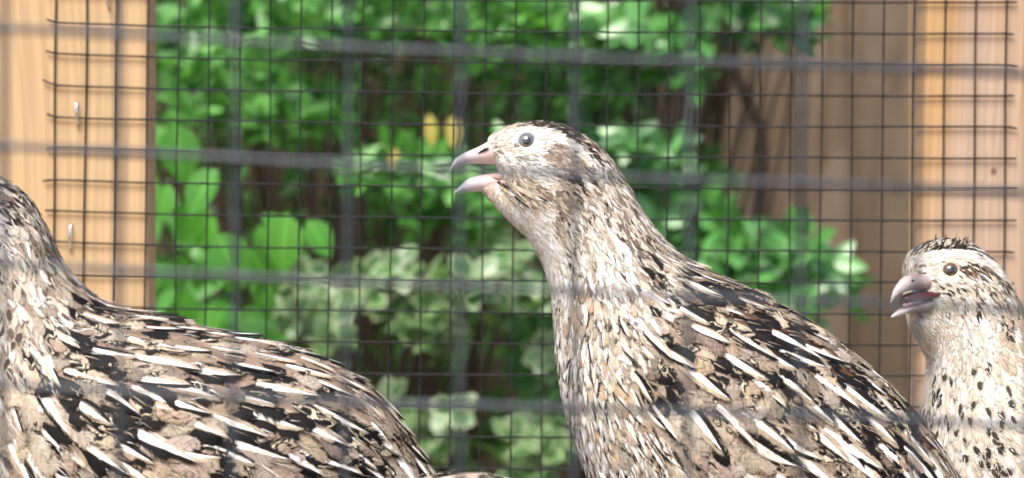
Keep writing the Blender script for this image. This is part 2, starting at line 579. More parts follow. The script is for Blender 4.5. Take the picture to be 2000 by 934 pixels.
def edge_r(px, py, d):
    lim = 1400 + 25 * math.sin(py / 37.0) + 18 * math.sin(py / 13.0)
    if py < 75: lim = 1610 - max(0, py) * 1.5
    elif py < 330: lim = 1370 + 20 * math.sin(py / 30.0)
    elif py > 380: lim = 1480 + max(0, (180 - abs(py - 540))) * 0.85
    return px < lim


cl = sprays([(1250, 50, 140, 38, 20), (1480, 22, 120, 38, 18), (1190, 200, 50, 60, 7), (1240, 300, 90, 50, 14), (1310, 360, 110, 40, 14), (1340, 120, 45, 35, 6), (1400, 480, 90, 60, 16),
             (1520, 525, 110, 70, 18), (1290, 455, 70, 45, 9), (1615, 565, 50, 45, 4), (1400, 620, 150, 80, 14), (1350, -80, 230, 50, 24)], 2.85, 3.2)
cl += clump_field(150, 1050, 1420, 60, 900, 3.5, 3.9, [(1280, 210, 60, 60), (1400, 200, 60, 140)], edge_r)
cl += clump_field(240, 1100, 1560, -700, -70, 2.95, 3.8, [])  # the added leaf roof carried on over this shrub, out of view, to block sky light
shrub('dark_green_shrub', 'dark green leafy shrub in front of the brown board fence', M_leaf_d, M_stem, (0.15, 3.3, GROUND), cl, (6, 10), 0.040, 0.5, 0.75, 0.25, 0.12, 33, up=0.5, face=0.75)

ex = []
rb = random.Random(4)
for _ in range(105):
    px, py = rb.uniform(210, 520), rb.uniform(215, 900)
    if px > 400 and py < 400: continue
    if px > 430 and rb.random() < 0.45: continue
    ex.append(flat_leaf(px, py, 1.95 + rb.uniform(0, 0.22), rb.uniform(-0.5, 0.7), rb.uniform(0.5, 1.0), rb.uniform(0.024, 0.044), rb.randrange(5), rb.random(),
                        (rb.gauss(0, .4), -1, rb.uniform(0.1, 1.3))))
for (px, py, dx, dy, L) in [(560, 415, -.1, 1, .05), (505, 440, .4, 1, .036), (600, 430, .5, .7, .036), (340, 240, .2, 1, .05), (425, 330, -.6, .8, .045), (420, 455, .5, .8, .05)]:
    ex.append(flat_leaf(px, py, 1.93, dx, dy, L, rb.randrange(5), rb.random(), (rb.gauss(0, .2), -1, 0.7)))
cl = clump_field(26, 220, 470, 420, 1500, 2.05, 2.25, [])
shrub('broad_leaved_plant', 'bright green plant with large soft leaves beside the pine post', M_leaf_b, M_stem, (-0.27, 2.1, GROUND), cl, (2, 4), 0.05, 0.62, 0.85, 0.25, 0.3, 34, extra=ex)

# a bare dead branch in front of the fence
v, f = tube([P(1405, -60, 4.2), P(1425, 60, 4.2), P(1440, 150, 4.2), P(1462, 200, 4.2), P(1485, 245, 4.2), P(1490, 330, 4.2), P(1470, 520, 4.2), P(1440, 1200, 4.1), Vector((.25, 4.1, GROUND))],
            [.010, .010, .011, .012, .012, .012, .013, .014, .016], 7)
tag(mk('bare_branch', v, f, M_stem), 'thin dark bare branch standing before the board fence', 'branch')


# ------------------------------------------------------------------ plumage materials
def feather_mat():
    t = NT('feather')
    fa = t.attr('fa'); fb = t.attr('fb'); ca = t.attr('ca').outputs['Color']; cb = t.attr('cb').outputs['Color']
    U, v, r = t.sep(fa.outputs['Color']); sw = fa.outputs['Alpha']
    ds, bar, spot = t.sep(fb.outputs['Color']); fray = fb.outputs['Alpha']
    u = t.m('SUBTRACT', t.m('MULTIPLY', U, 2.0), 1.0)
    au = t.m('ABSOLUTE', u)
    bc = t.m('SUBTRACT', v, t.m('MULTIPLY', au, 0.30))
    r40 = t.m('MULTIPLY', r, 91.0)
    nA = t.noise(t.comb(t.m('MULTIPLY', u, 1.3), t.m('MULTIPLY', v, 2.0), r40), 1.0, 1.0)
    nB = t.noise(t.comb(t.m('MULTIPLY', u, 3.5), t.m('MULTIPLY', v, 7.0), t.m('ADD', r40, 7.0)), 1.6, 2.0)
    barb = t.noise(t.comb(t.m('MULTIPLY', bc, 34.0), t.m('MULTIPLY', u, 1.2), r40), 1.0, 2.0)
    side = t.m('SUBTRACT', t.m('MULTIPLY', t.m('GREATER_THAN', t.m('FRACT', t.m('MULTIPLY', r, 13.7)), 0.5), 2.0), 1.0)
    # black field with a ragged border
    F = t.m('ADD', t.m('SUBTRACT', t.m('MULTIPLY', ds, 1.7), 1.05), t.m('MULTIPLY', t.m('SUBTRACT', nA, 0.5), 2.2))
    F = t.m('ADD', F, t.m('MULTIPLY', t.m('MULTIPLY', u, side), t.m('ADD', 0.42, t.m('MULTIPLY', t.m('GREATER_THAN', sw, 0.01), 1.1))))
    F = t.m('ADD', F, t.m('MULTIPLY', t.m('SINE', t.m('MULTIPLY', t.m('ADD', v, t.m('MULTIPLY', au, 0.35)), 15.0)), 0.16))
    F = t.m('ADD', F, t.m('MULTIPLY', t.m('SUBTRACT', barb, 0.5), 0.25))
    F = t.m('ADD', F, t.m('MULTIPLY', t.m('SUBTRACT', 0.74, v), t.m('MULTIPLY', t.m('LESS_THAN', sw, 0.01), 0.9)))
    dark = t.step(F, -0.05, 0.06)
    line = t.m('MULTIPLY', t.step(t.m('ABSOLUTE', t.m('SUBTRACT', F, 0.30)), 0.07, 0.12, 1.0, 0.0), bar)
    ver = t.m('SINE', t.m('ADD', t.m('MULTIPLY', t.m('ADD', v, t.m('MULTIPLY', au, 0.25)), 40.0), t.m('MULTIPLY', nB, 5.0)))
    ver = t.m('MULTIPLY', t.m('MULTIPLY', t.step(ver, 0.2, 0.8), t.step(nA, 0.40, 0.56)), t.m('MULTIPLY', bar, 0.6))
    line = t.m('MULTIPLY', line, t.m('MULTIPLY', t.step(t.m('MULTIPLY', u, side), -0.1, 0.1), t.step(barb, 0.36, 0.5)))
    c = t.mix(ver, ca, cb)
    c = t.mix(dark, c, cb)
    c = t.mix(line, c, (0.62, 0.52, 0.38))
    # teardrop spot
    sp = t.m('ADD', t.m('POWER', t.m('DIVIDE', t.m('ADD', u, t.m('MULTIPLY', t.m('SUBTRACT', t.m('FRACT', t.m('MULTIPLY', r, 7.3)), 0.5), 0.7)), 0.72), 2.0), t.m('POWER', t.m('DIVIDE', t.m('SUBTRACT', v, 0.64), 0.26), 2.0))
    sp = t.m('ADD', sp, t.m('MULTIPLY', t.m('SUBTRACT', nB, 0.5), 1.3))
    c = t.mix(t.m('MULTIPLY', t.step(sp, 0.75, 1.1, 1.0, 0.0), spot), c, cb)
    fb_ = t.step(barb, 0.28, 0.72, 0.60, 1.18)
    c = t.mix(1.0, c, t.comb(fb_, fb_, fb_), 'MULTIPLY')
    # white shaft streak: broad near the root, drawn out to the tip
    lan = t.m('MULTIPLY', t.m('POWER', v, 0.22), t.m('POWER', t.m('SUBTRACT', 1.0, v), 0.8))
    wd = t.m('ADD', t.m('MULTIPLY', sw, t.m('MULTIPLY', lan, 1.9)), t.m('MULTIPLY', t.m('SUBTRACT', barb, 0.5), 0.10))
    stv = t.m('SUBTRACT', wd, au)
    st = t.m('MULTIPLY', t.step(stv, 0.0, 0.09), t.m('GREATER_THAN', sw, 0.01))
    wht = t.mix(t.step(nA, 0.3, 0.7), (0.86, 0.85, 0.84), (0.80, 0.74, 0.66))
    c = t.mix(st, c, wht)
    t.bump(t.m('ADD', barb, t.m('MULTIPLY', st, 0.8)), 0.5, 0.0004)
    t.fin(c, 0.6, 0.15)
    # frayed vane edges
    lim = t.m('SUBTRACT', 1.02, t.m('MULTIPLY', fray, t.step(barb, 0.32, 0.66)))
    tip = t.m('SUBTRACT', 1.0, t.m('MULTIPLY', fray, t.m('MULTIPLY', t.step(nB, 0.35, 0.7), 0.35)))
    keep = t.m('MULTIPLY', t.m('LESS_THAN', au, lim), t.m('LESS_THAN', v, tip))
    keep = t.m('MAXIMUM', keep, t.m('MULTIPLY', st, 1.0))
    tr = t.n('ShaderNodeBsdfTransparent')
    mx = t.n('ShaderNodeMixShader')
    t.t.links.new(keep, mx.inputs[0]); t.t.links.new(tr.outputs[0], mx.inputs[1]); t.t.links.new(t.b.outputs[0], mx.inputs[2])
    t.t.links.new(mx.outputs[0], t.out.inputs[0])
    return t.mat


M_feather = feather_mat()


def vcol_mat(name, rough=0.7, spec=0.3, var=0.15):
    t = NT(name)
    c = t.attr('ca').outputs['Color']
    nz = t.noise(t.coord(), 900, 3)
    f = t.step(nz, 0.3, 0.7, 1 - var, 1 + var)
    t.bump(nz, 0.4, 0.0004)
    return t.fin(t.mix(1.0, c, t.comb(f, f, f), 'MULTIPLY'), rough, spec)


M_skin = vcol_mat('bird_skin', 0.8, 0.2)
M_down = vcol_mat('down_barbs', 0.7, 0.2, 0.05)


def beak_mat(name, tipc, basec):
    t = NT(name)
    v = t.attr('bk').outputs['Fac']
    nz = t.noise(t.coord(), 500, 3)
    k = t.m('ADD', v, t.m('MULTIPLY', t.m('SUBTRACT', nz, 0.5), 0.25))
    c = t.mix(t.step(k, 0.3, 0.95), tipc, basec)
    c = t.mix(t.step(nz, 0.5, 0.75, 0, 0.25), c, (0.75, 0.70, 0.68))
    t.bump(nz, 0.25, 0.0004)
    return t.fin(c, 0.44, 0.45, Subsurface_Weight=0.15, Subsurface_Radius=(0.001, 0.0006, 0.0005))


M_beak = beak_mat('beak_horn', (0.40, 0.40, 0.44), (0.60, 0.44, 0.40))
M_beak2 = beak_mat('beak_horn_pale', (0.34, 0.315, 0.32), (0.37, 0.265, 0.255))
M_mouth = simple('mouth_lining', (0.07, 0.009, 0.009), 0.3, 0.5, 0.3, 600)
M_mouth_g = simple('mouth_lining_pale', (0.50, 0.32, 0.30), 0.35, 0.5, 0.2, 600)
M_tongue = simple('tongue', (0.52, 0.33, 0.35), 0.3, 0.5, 0.15, 700)
M_flap = simple('nostril_flap_skin', (0.56, 0.42, 0.40), 0.5, 0.4, 0.15, 1500)
M_nostril = simple('nostril_dark', (0.03, 0.02, 0.02), 0.8, 0.2, 0.1)
M_iris = simple('iris_olive', (0.13, 0.122, 0.105), 0.06, 0.8, 0.3, 1500, Coat_Weight=1.0, Coat_Roughness=0.02)
M_iris2 = simple('iris_brown', (0.085, 0.05, 0.02), 0.06, 0.8, 0.3, 1500, Coat_Weight=1.0, Coat_Roughness=0.02)
M_pupil = simple('pupil_black', (0.006, 0.006, 0.008), 0.04, 0.8, 0.1, Coat_Weight=1.0, Coat_Roughness=0.02)
M_eyelid = simple('eyelid_bluish', (0.36, 0.39, 0.45), 0.6, 0.4, 0.15, 2500)
M_eyelid2 = simple('eyelid_buff', (0.46, 0.38, 0.30), 0.6, 0.4, 0.15, 2500)
M_leg = simple('leg_scale', (0.50, 0.36, 0.26), 0.55, 0.4, 0.25, 900)

CREAM = (0.55, 0.49, 0.395); WHITE = (0.68, 0.66, 0.63); TAN = (0.32, 0.24, 0.168); PINKTAN = (0.36, 0.292, 0.23)
GREYB = (0.21, 0.16, 0.125); DARK = (0.032, 0.022, 0.017); BLACK = (0.0075, 0.006, 0.006); BUFF = (0.46, 0.37, 0.27)


def lerp3(a, b, t):
    return tuple(x + (y - x) * t for x, y in zip(a, b))


def jit(c, rg, a=0.12):
    k = 1 + rg.uniform(-a, a)
    return tuple(max(0.003, min(0.9, q * k * (1 + rg.uniform(-a, a) * 0.25))) for q in c)


def seg_dist(px, py, poly):
    best = 1e9
    for (ax, ay), (bx, by) in zip(poly, poly[1:]):
        dx, dy = bx - ax, by - ay
        t = max(0, min(1, ((px - ax) * dx + (py - ay) * dy) / (dx * dx + dy * dy)))
        best = min(best, math.hypot(px - ax - dx * t, py - ay - dy * t))
    return best


class Bird:
    def __init__(self, label, D, rings, lofts, seed, foot_px, cat='quail', squash=1.0):
        self.D = D; self.rg = random.Random(seed); self.u = S * D
        self.rings = cat_rom(rings, 4 * (len(rings) - 1))
        foot = P(foot_px, 900, D); foot.z = FLOOR
        self.root = empty('quail', foot, label, cat, 'quails in the wire coop')
        self.squash = squash
        V, F = [], []
        for rs in [rings] + lofts:
            self.loft(cat_rom(rs, 5 * (len(rs) - 1)), V, F)
        me = bpy.data.meshes.new('tmp'); me.from_pydata([tuple(p) for p in V], [], F); me.update()
        ob = bpy.data.objects.new('tmp', me); COL.objects.link(ob)
        md = ob.modifiers.new('r', 'REMESH'); md.mode = 'VOXEL'; md.voxel_size = 0.0011
        sm = ob.modifiers.new('s', 'SMOOTH'); sm.iterations = 3; sm.factor = 0.5
        dg = bpy.context.evaluated_depsgraph_get(); dg.update()
        ev = ob.evaluated_get(dg); em = ev.to_mesh()
        self.bv = [Vector(q.co) for q in em.vertices]
        self.bf = [tuple(q.vertices) for q in em.polygons]
        self.tris = [(tuple(q.vertices), q.area) for q in em.polygons]
        ev.to_mesh_clear(); bpy.data.objects.remove(ob)
        self.bvh = BVHTree.FromPolygons(self.bv, self.bf)
        # lookup of (t, s) and flow from the ring lattice
        n = len(self.rings); ns = 24
        self.lat = []
        for i in range(n):
            a = self.rings[i]; b = self.rings[min(i + 1, n - 1)]; z = self.rings[max(i - 1, 0)]
            for k in range(ns + 1):
                s = k / ns
                q = lambda r: (r[0] + (r[2] - r[0]) * s, r[1] + (r[3] - r[1]) * s)
                p, p2, p0 = q(a), q(b), q(z)
                self.lat.append((p, i / 4.0, s, (p2[0] - p0[0], p2[1] - p0[1])))
        self.kd = KDTree(len(self.lat))
        for i, l in enumerate(self.lat):
            self.kd.insert((l[0][0], l[0][1], 0), i)
        self.kd.balance()
        self.feathers = []

    def loft(self, rings, V, F, seg=28):
        b0 = len(V)
        for r in rings:
            dx, dy, vx, vy, w = r[:5]; yo = r[5] if len(r) > 5 else 0.0
            c = P((dx + vx) / 2, (dy + vy) / 2, self.D, yo); a = P(dx, dy, self.D, yo) - c
            for k in range(seg):
                th = 2 * math.pi * k / seg
                cs, sn = math.cos(th), math.sin(th)
                V.append(c + a * cs + Vector((0, -max(2, w) * self.u * (abs(sn) ** 0.9) * (1 if sn > 0 else -1), 0)))
        n = len(rings)
        for i in range(n - 1):
            for k in range(seg):
                k2 = (k + 1) % seg
                F.append((b0 + i * seg + k, b0 + i * seg + k2, b0 + (i + 1) * seg + k2, b0 + (i + 1) * seg + k))
        F.append(tuple(b0 + k for k in reversed(range(seg))))
        F.append(tuple(b0 + (n - 1) * seg + k for k in range(seg)))

    def px(self, p):
        """photo position of p"""
        return p.x / (S * p.y) + 1000, 467 - p.z / (S * p.y)

    def ts(self, px, py):
        _, i, _ = self.kd.find((px, py, 0))
        l = self.lat[i]
        return l[1], l[2], l[3]

    def surf(self, px, py):
        """nearest front surface point on the camera side at this pixel (square-on)"""
        h = self.bvh.ray_cast(Vector((0, 0, 0)), P(px, py, 1.0).normalized())
        return (h[0], h[1]) if h[0] is not None else (P(px, py, self.D), Vector((0, -1, 0)))

    def body(self, colfun):
        o = mk('body', self.bv, self.bf, M_skin, self.root)
        at = o.data.attributes.new('ca', 'FLOAT_COLOR', 'POINT')
        data = []
        for p in self.bv:
            x, y = self.px(p); t, s, _ = self.ts(x, y)
            c = colfun(x, y, t, s)
            data += [c[0], c[1], c[2], 1.0]
        at.data.foreach_set('color', data)
        return o

    def scatter(self, n, spacing, fun, mask, hid=2.2, margin=120):
        """dart throwing over the skin; fun returns a feather spec or None"""
        rg = self.rg; cell = spacing * self.u
        cum, tot = [], 0.0
        polys = []
        for (vs, a) in self.tris:
            p = self.bv[vs[0]]; x, y = self.px(p)
            if not (-margin < x < 2000 + margin and -margin < y < 934 + margin):
                a *= 0.10
            t, s, fl = self.ts(x, y)
            if not mask(x, y, t, s):
                continue
            tot += a; cum.append(tot); polys.append(vs)
        if not polys: return
        import bisect
        grid = {}
        for _ in range(n):
            k = min(bisect.bisect(cum, rg.random() * tot), len(polys) - 1)
            vs = polys[k]
            w = [rg.random() for _ in vs]; sw = sum(w)
            p = Vector()
            for q, i in zip(w, vs): p += self.bv[i] * (q / sw)
            x, y = self.px(p)
            q, nrm, _, _ = self.bvh.find_nearest(p)
            off = not (-margin < x < 2000 + margin and -margin < y < 934 + margin)
            rad = cell * (hid if (nrm.y > 0.25 or off) else 1.0) * rg.uniform(0.85, 1.15)
            g = (int(math.floor(q.x / cell)), int(math.floor(q.y / cell)), int(math.floor(q.z / cell)))
            R_ = 1 if rad <= cell * 1.2 else 3
            ok = True
            for a in range(-R_, R_ + 1):
                for b in range(-R_, R_ + 1):
                    for c in range(-R_, R_ + 1):
                        for o in grid.get((g[0] + a, g[1] + b, g[2] + c), ()):
                            if (o - q).length_squared < rad * rad:
                                ok = False; break
                        if not ok: break
                    if not ok: break
                if not ok: break
            if not ok: continue
            grid.setdefault(g, []).append(q)
            t, s, fl = self.ts(x, y)
            sp = fun(x, y, t, s, rg)
            if sp is None: continue
            d = Vector((fl[0], 0, -fl[1]))
            if 'dir' in sp: d = Vector((sp['dir'][0], 0, -sp['dir'][1]))
            d = d.normalized() + Vector((rg.gauss(0, 1), rg.gauss(0, 1), rg.gauss(0, 1))) * sp.get('jit', 0.12)
            d = (d - nrm * d.dot(nrm))
            if d.length < 1e-4: continue
            self.add(q, nrm, d.normalized(), sp)

    def add(self, p, nrm, d, sp):
        rg = self.rg
        L, W = sp['L'] * self.u, sp['W'] * self.u * 0.5
        rows = sp.get('rows', 6)
        side = nrm.cross(d).normalized()
        h0, lift = sp.get('h0', 0.0) * self.u, sp.get('lift', 6.0) * self.u
        camber = sp.get('camber', 0.25) * W
        prof = sp.get('prof', 'round')
        rn = rg.random()
        bend = rg.gauss(0, sp.get('bend', 0.10))
        vs, at = [], []
        start = sp.get('start', -0.12)
        roll = rg.gauss(0, 0.16)
        for i in range(rows + 1):
            v = i / rows
            if prof == 'round':
                w = W * (0.35 + 0.65 * math.sin(math.pi * min(1, v * 1.12) * 0.5)) * (math.sqrt(max(0.0, 1 - max(0, (v - 0.55) / 0.45) ** 2)) if v > 0.55 else 1)
            elif prof == 'tongue':
                w = W * (0.45 + 0.55 * min(1, v / 0.45)) * (max(0.0, 1 - max(0, (v - 0.45) / 0.55) ** 2.2) ** 0.7)
            elif prof == 'lance':
                w = W * (v ** 0.25 if v > 0 else 0.5) * (1 - v) ** 0.5 * 1.5
            else:
                w = W * math.sin(math.pi * (0.12 + 0.88 * v)) ** 0.8
            w = max(w, W * 0.04)
            c = p + d * (L * (v + start)) + side * (L * bend * v * v)
            q, n2, _, dd = self.bvh.find_nearest(c)
            if q is None: return
            if (q - c).length > L * 0.5:      # past the tail or beak: leave it on its own course
                q = c; n2 = nrm
            for k, u in enumerate((-1, 0, 1)):
                pt = q + side * (w * u)
                h = h0 + lift * (v ** 1.3) - camber * abs(u) * (0.4 + 0.6 * v) + roll * w * u
                vs.append(pt + n2 * h)
                at.append((0.5 * (u + 1), v, rn, sp.get('sw', 0.0)))
        self.feathers.append(dict(v=vs, rows=rows, fa=at, fb=(sp.get('ds', 0), sp.get('bar', 0), sp.get('spot', 0), sp.get('fray', 0.3)),
                                  ca=sp['ca'], cb=sp.get('cb', BLACK), size=sp['L'] * sp['W'], nrm=nrm, p=p, name=sp.get('name', 'feather')))

    def emit(self, n_single=290):
        def vis(f):
            x, y = f['p'].x / (S * f['p'].y) + 1000, 467 - f['p'].z / (S * f['p'].y)
            return (-20 < x < 2020 and -20 < y < 950 and f['nrm'].y < 0.1)
        fs = sorted(self.feathers, key=lambda f: -f['size'] if vis(f) else 0)
        ns = sum(1 for f in fs if vis(f) and f['size'] > 300)
        single, rest = fs[:min(n_single, ns)], fs[min(n_single, ns):]
        for f in single:
            self.make_mesh(f['name'], [f])
        o = self.make_mesh('plumage', rest)
        o['kind'] = 'stuff'

    def make_mesh(self, name, fl):
        V, F, A, B, CA, CB = [], [], [], [], [], []
        for f in fl:
            b = len(V)
            V += f['v']
            for i in range(f['rows']):
                for k in range(2):
                    a = b + i * 3 + k
                    F.append((a, a + 1, a + 4, a + 3))
            n = len(f['v'])
            for q in f['fa']: A += q
            B += list(f['fb']) * n
            CA += [*f['ca'], 1.0] * n
            CB += [*f['cb'], 1.0] * n
        o = mk(name, V, F, M_feather, self.root)
        for nm, d in (('fa', A), ('fb', B), ('ca', CA), ('cb', CB)):
            o.data.attributes.new(nm, 'FLOAT_COLOR', 'POINT').data.foreach_set('color', d)
        return o

    def down(self, n, fun, mask, margin=80):
        """loose hair-fine barbs that break up the outline"""
        rg = self.rg
        V, F, C = [], [], []
        import bisect
        cum, tot, polys = [], 0.0, []
        for (vs, a) in self.tris:
            x, y = self.px(self.bv[vs[0]])
            if not (-margin < x < 2000 + margin and -margin < y < 934 + margin): continue
            t, s, _ = self.ts(x, y)
            if not mask(x, y, t, s): continue
            tot += a; cum.append(tot); polys.append(vs)
        for _ in range(n):
            vs = polys[min(bisect.bisect(cum, rg.random() * tot), len(polys) - 1)]
            w = [rg.random() for _ in vs]; sw = sum(w); p = Vector()
            for q, i in zip(w, vs): p += self.bv[i] * (q / sw)
            q, nrm, _, _ = self.bvh.find_nearest(p)
            if nrm.y > 0.35: continue
            x, y = self.px(q); t, s, fl = self.ts(x, y)
            r = fun(x, y, t, s, rg)
            if r is None: continue
            L, c, h, j = r
            d = Vector((fl[0], 0, -fl[1])).normalized() + Vector((rg.gauss(0, 1), rg.gauss(0, 1), rg.gauss(0, 1))) * j
            d = (d - nrm * d.dot(nrm)).normalized()
            L *= self.u; h *= self.u
            sd = nrm.cross(d).normalized() * (0.75 * self.u)
            b = len(V)
            m = q + d * (L * 0.5) + nrm * h
            e = q + d * L + nrm * (h * rg.uniform(0.9, 1.9))
            V += [q + nrm * h * 0.4 - sd, q + nrm * h * 0.4 + sd, m - sd * 0.8, m + sd * 0.8, e]
            F += [(b, b + 1, b + 3, b + 2), (b + 2, b + 3, b + 4)]
            C += [*c, 1.0] * 5
        if not V: return
        o = mk('down', V, F, M_down, self.root)
        o.data.attributes.new('ca', 'FLOAT_COLOR', 'POINT').data.foreach_set('color', C)
        o['kind'] = 'stuff'

    def mandible(self, name, secs, mat, parent=None, side=Vector((0, 1, 0)), seg=12, flat=0.0):
        """secs: (top_x, top_y, bottom_x, bottom_y, half width px, depth offset px), base first"""
        rs = cat_rom(secs, 5 * (len(secs) - 1)); V, F, A = [], [], []
        n = len(rs)
        for i, (tx, ty, bx, by, w, yo) in enumerate(rs):
            c = P((tx + bx) / 2, (ty + by) / 2, self.D, yo); a = P(tx, ty, self.D, yo) - c
            for k in range(seg):
                th = 2 * math.pi * k / seg
                cs = math.cos(th)
                if flat and cs * flat < 0: cs *= 0.35 + 0.0
                V.append(c + a * cs - side * (max(0.4, w) * self.u * math.sin(th)))
                A.append(1 - i / (n - 1))
        for i in range(n - 1):
            for k in range(seg):
                k2 = (k + 1) % seg
                F.append((i * seg + k, i * seg + k2, (i + 1) * seg + k2, (i + 1) * seg + k))
        F.append(tuple(reversed(range(seg)))); F.append(tuple((n - 1) * seg + k for k in range(seg)))
        o = mk(name, V, F, mat, parent or self.root)
        o.data.attributes.new('bk', 'FLOAT', 'POINT').data.foreach_set('value', A)
        return o

    def ball(self, name, c, axis, r, mat, parent, cap=1.0, bulge=1.0, seg=20, rows=10):
        """a spherical cap of polar reach cap*pi round axis"""
        ax = axis.normalized(); s = ax.orthogonal().normalized(); t = ax.cross(s)
        V = [c + ax * r * bulge]; F = []
        for i in range(1, rows + 1):
            ph = math.pi * cap * i / rows
            for k in range(seg):
                an = 2 * math.pi * k / seg
                V.append(c + ax * (r * bulge * math.cos(ph)) + (s * math.cos(an) + t * math.sin(an)) * (r * math.sin(ph)))
        for k in range(seg):
            F.append((0, 1 + k, 1 + (k + 1) % seg))
        for i in range(rows - 1):
            for k in range(seg):
                a = 1 + i * seg; F.append((a + k, a + seg + k, a + seg + (k + 1) % seg, a + (k + 1) % seg))
        return mk(name, V, F, mat, parent)

    def eye(self, px, py, r, pupil, lid, iris, lidmat, axis=None, out=0.35):
        q, n = self.surf(px, py)
        ax = (axis or (n + Vector((0, -0.8, 0)))).normalized()
        R_ = r * self.u * 1.25
        c = q - ax * R_ * (1 - out)
        e = self.ball('eye', c, ax, R_, iris, self.root)
        self.ball('pupil', c, ax, R_ * 1.012, M_pupil, e, cap=math.asin(min(0.95, pupil / (r * 1.25))) / math.pi, rows=4)
        # eyelid ring hugging the ball
        s = ax.orthogonal().normalized(); t = ax.cross(s)
        V, F = [], []
        N, M = 28, 8
        rr = r * self.u * 1.02; th = (lid - r) * self.u * 0.62
        cz = math.sqrt(max(0, R_ * R_ - rr * rr))
        for i in range(N):
            an = 2 * math.pi * i / N
            rad = s * math.cos(an) + t * math.sin(an)
            for k in range(M):
                b = 2 * math.pi * k / M
                V.append(c + ax * (cz + th * 0.55 * math.sin(b) - th * 0.1) + rad * (rr + th * 0.8 + th * math.cos(b)))
        for i in range(N):
            for k in range(M):
                F.append((i * M + k, ((i + 1) % N) * M + k, ((i + 1) % N) * M + (k + 1) % M, i * M + (k + 1) % M))
        mk('eyelid', V, F, lidmat, e)
        return e

    def legs(self, px, py):
        """two shanks with three front toes and a hind toe, reaching the coop floor"""
        for sy in (-1, 1):
            top = P(px, py, self.D); top.y += sy * 0.014
            foot = Vector((top.x - 0.004, top.y, FLOOR + 0.0025))
            knee = top.lerp(foot, 0.35) + Vector((0.007, 0, 0))
            v, f = tube([top + Vector((0, 0, 0.02)), top, knee, foot], [0.007, 0.005, 0.0026, 0.0024], 8)
            leg = mk('leg', v, f, M_leg, self.root)
            for an, L in ((0, .026), (0.5, .022), (-0.5, .022), (math.pi, .010)):
                dv = Vector((-math.cos(an), math.sin(an), 0))
                v, f = tube([foot, foot + dv * L * 0.5 + Vector((0, 0, 0.001)), foot + dv * L - Vector((0, 0, 0.0012))], [0.0022, 0.0018, 0.0007], 6)
                mk('toe', v, f, M_leg, leg)


# ------------------------------------------------------------------ feather choices
def wing_feather(x, y, t, s, rg, k=1.0, dark=0.5):
    """mottled back and wing feather: tan, black and cream"""
    z = rg.random()
    L, W = rg.uniform(72, 96) * k, rg.uniform(46, 60) * k
    d = dict(L=L, W=W, lift=7 * k, camber=0.22, prof='round', jit=0.12, fray=0.42, name='wing_feather')
    if z < dark * 0.85:
        d.update(ds=rg.uniform(0.8, 1.15), bar=rg.uniform(0.6, 1.0), ca=jit(TAN, rg), cb=jit(BLACK, rg, 0.3))
    elif z < dark * 0.85 + 0.25:
        d.update(ds=rg.uniform(0.45, 0.70), bar=1.0, ca=jit(rg.choice((TAN, BUFF, PINKTAN)), rg), cb=jit(BLACK, rg, 0.3))
    else:
        d.update(ds=rg.uniform(0.15, 0.42), bar=rg.uniform(0.6, 1.0), ca=jit(rg.choice((BUFF, PINKTAN, PINKTAN, GREYB, TAN)), rg, 0.18), cb=jit(DARK, rg, 0.3))
    return d


def streak_feather(rg, L, W, k=1.0):
    return dict(L=L, W=W, lift=10 * k, h0=1.2 * k, camber=0.30, prof='lance', jit=0.09, bend=0.08, sw=rg.uniform(0.34, 0.46), ds=rg.uniform(0.4, 0.85), bar=0.4,
                ca=jit(BUFF, rg), cb=jit(BLACK, rg, 0.3), fray=0.25, rows=8, name='streaked_feather')


# ================================================================== the tall quail
main_rings = [
    (948, 272, 970, 322, 17), (972, 255, 984, 366, 42), (1010, 241, 1005, 424, 60), (1052, 236, 1038, 478, 71), (1100, 243, 1061, 520, 77),
    (1150, 268, 1072, 556, 80), (1195, 312, 1079, 592, 82), (1230, 367, 1083, 640, 90), (1267, 430, 1089, 700, 108), (1322, 490, 1099, 770, 135),
    (1400, 535, 1120, 850, 168), (1500, 583, 1155, 940, 197), (1590, 633, 1215, 1040, 217), (1680, 700, 1310, 1130, 225), (1758, 775, 1430, 1190, 215),
    (1825, 858, 1560, 1215, 190), (1878, 950, 1690, 1215, 150), (1930, 1050, 1800, 1200, 100), (1975, 1130, 1890, 1195, 60), (2010, 1190, 1980, 1220, 18)]
main_jaw = [(938, 353, 938, 371, 13), (962, 350, 966, 402, 26), (998, 345, 1003, 440, 40), (1040, 340, 1044, 476, 50), (1080, 350, 1060, 500, 50)]
qm = Bird('tall quail with open bill craning its long cream neck', 0.69, main_rings, [main_jaw], 11, 1500)

SUP = [(978, 274), (1003, 261), (1035, 255), (1073, 263), (1112, 280), (1145, 305), (1175, 335), (1200, 368)]
GAPE = [(945, 368), (985, 372), (1025, 388), (1060, 402)]


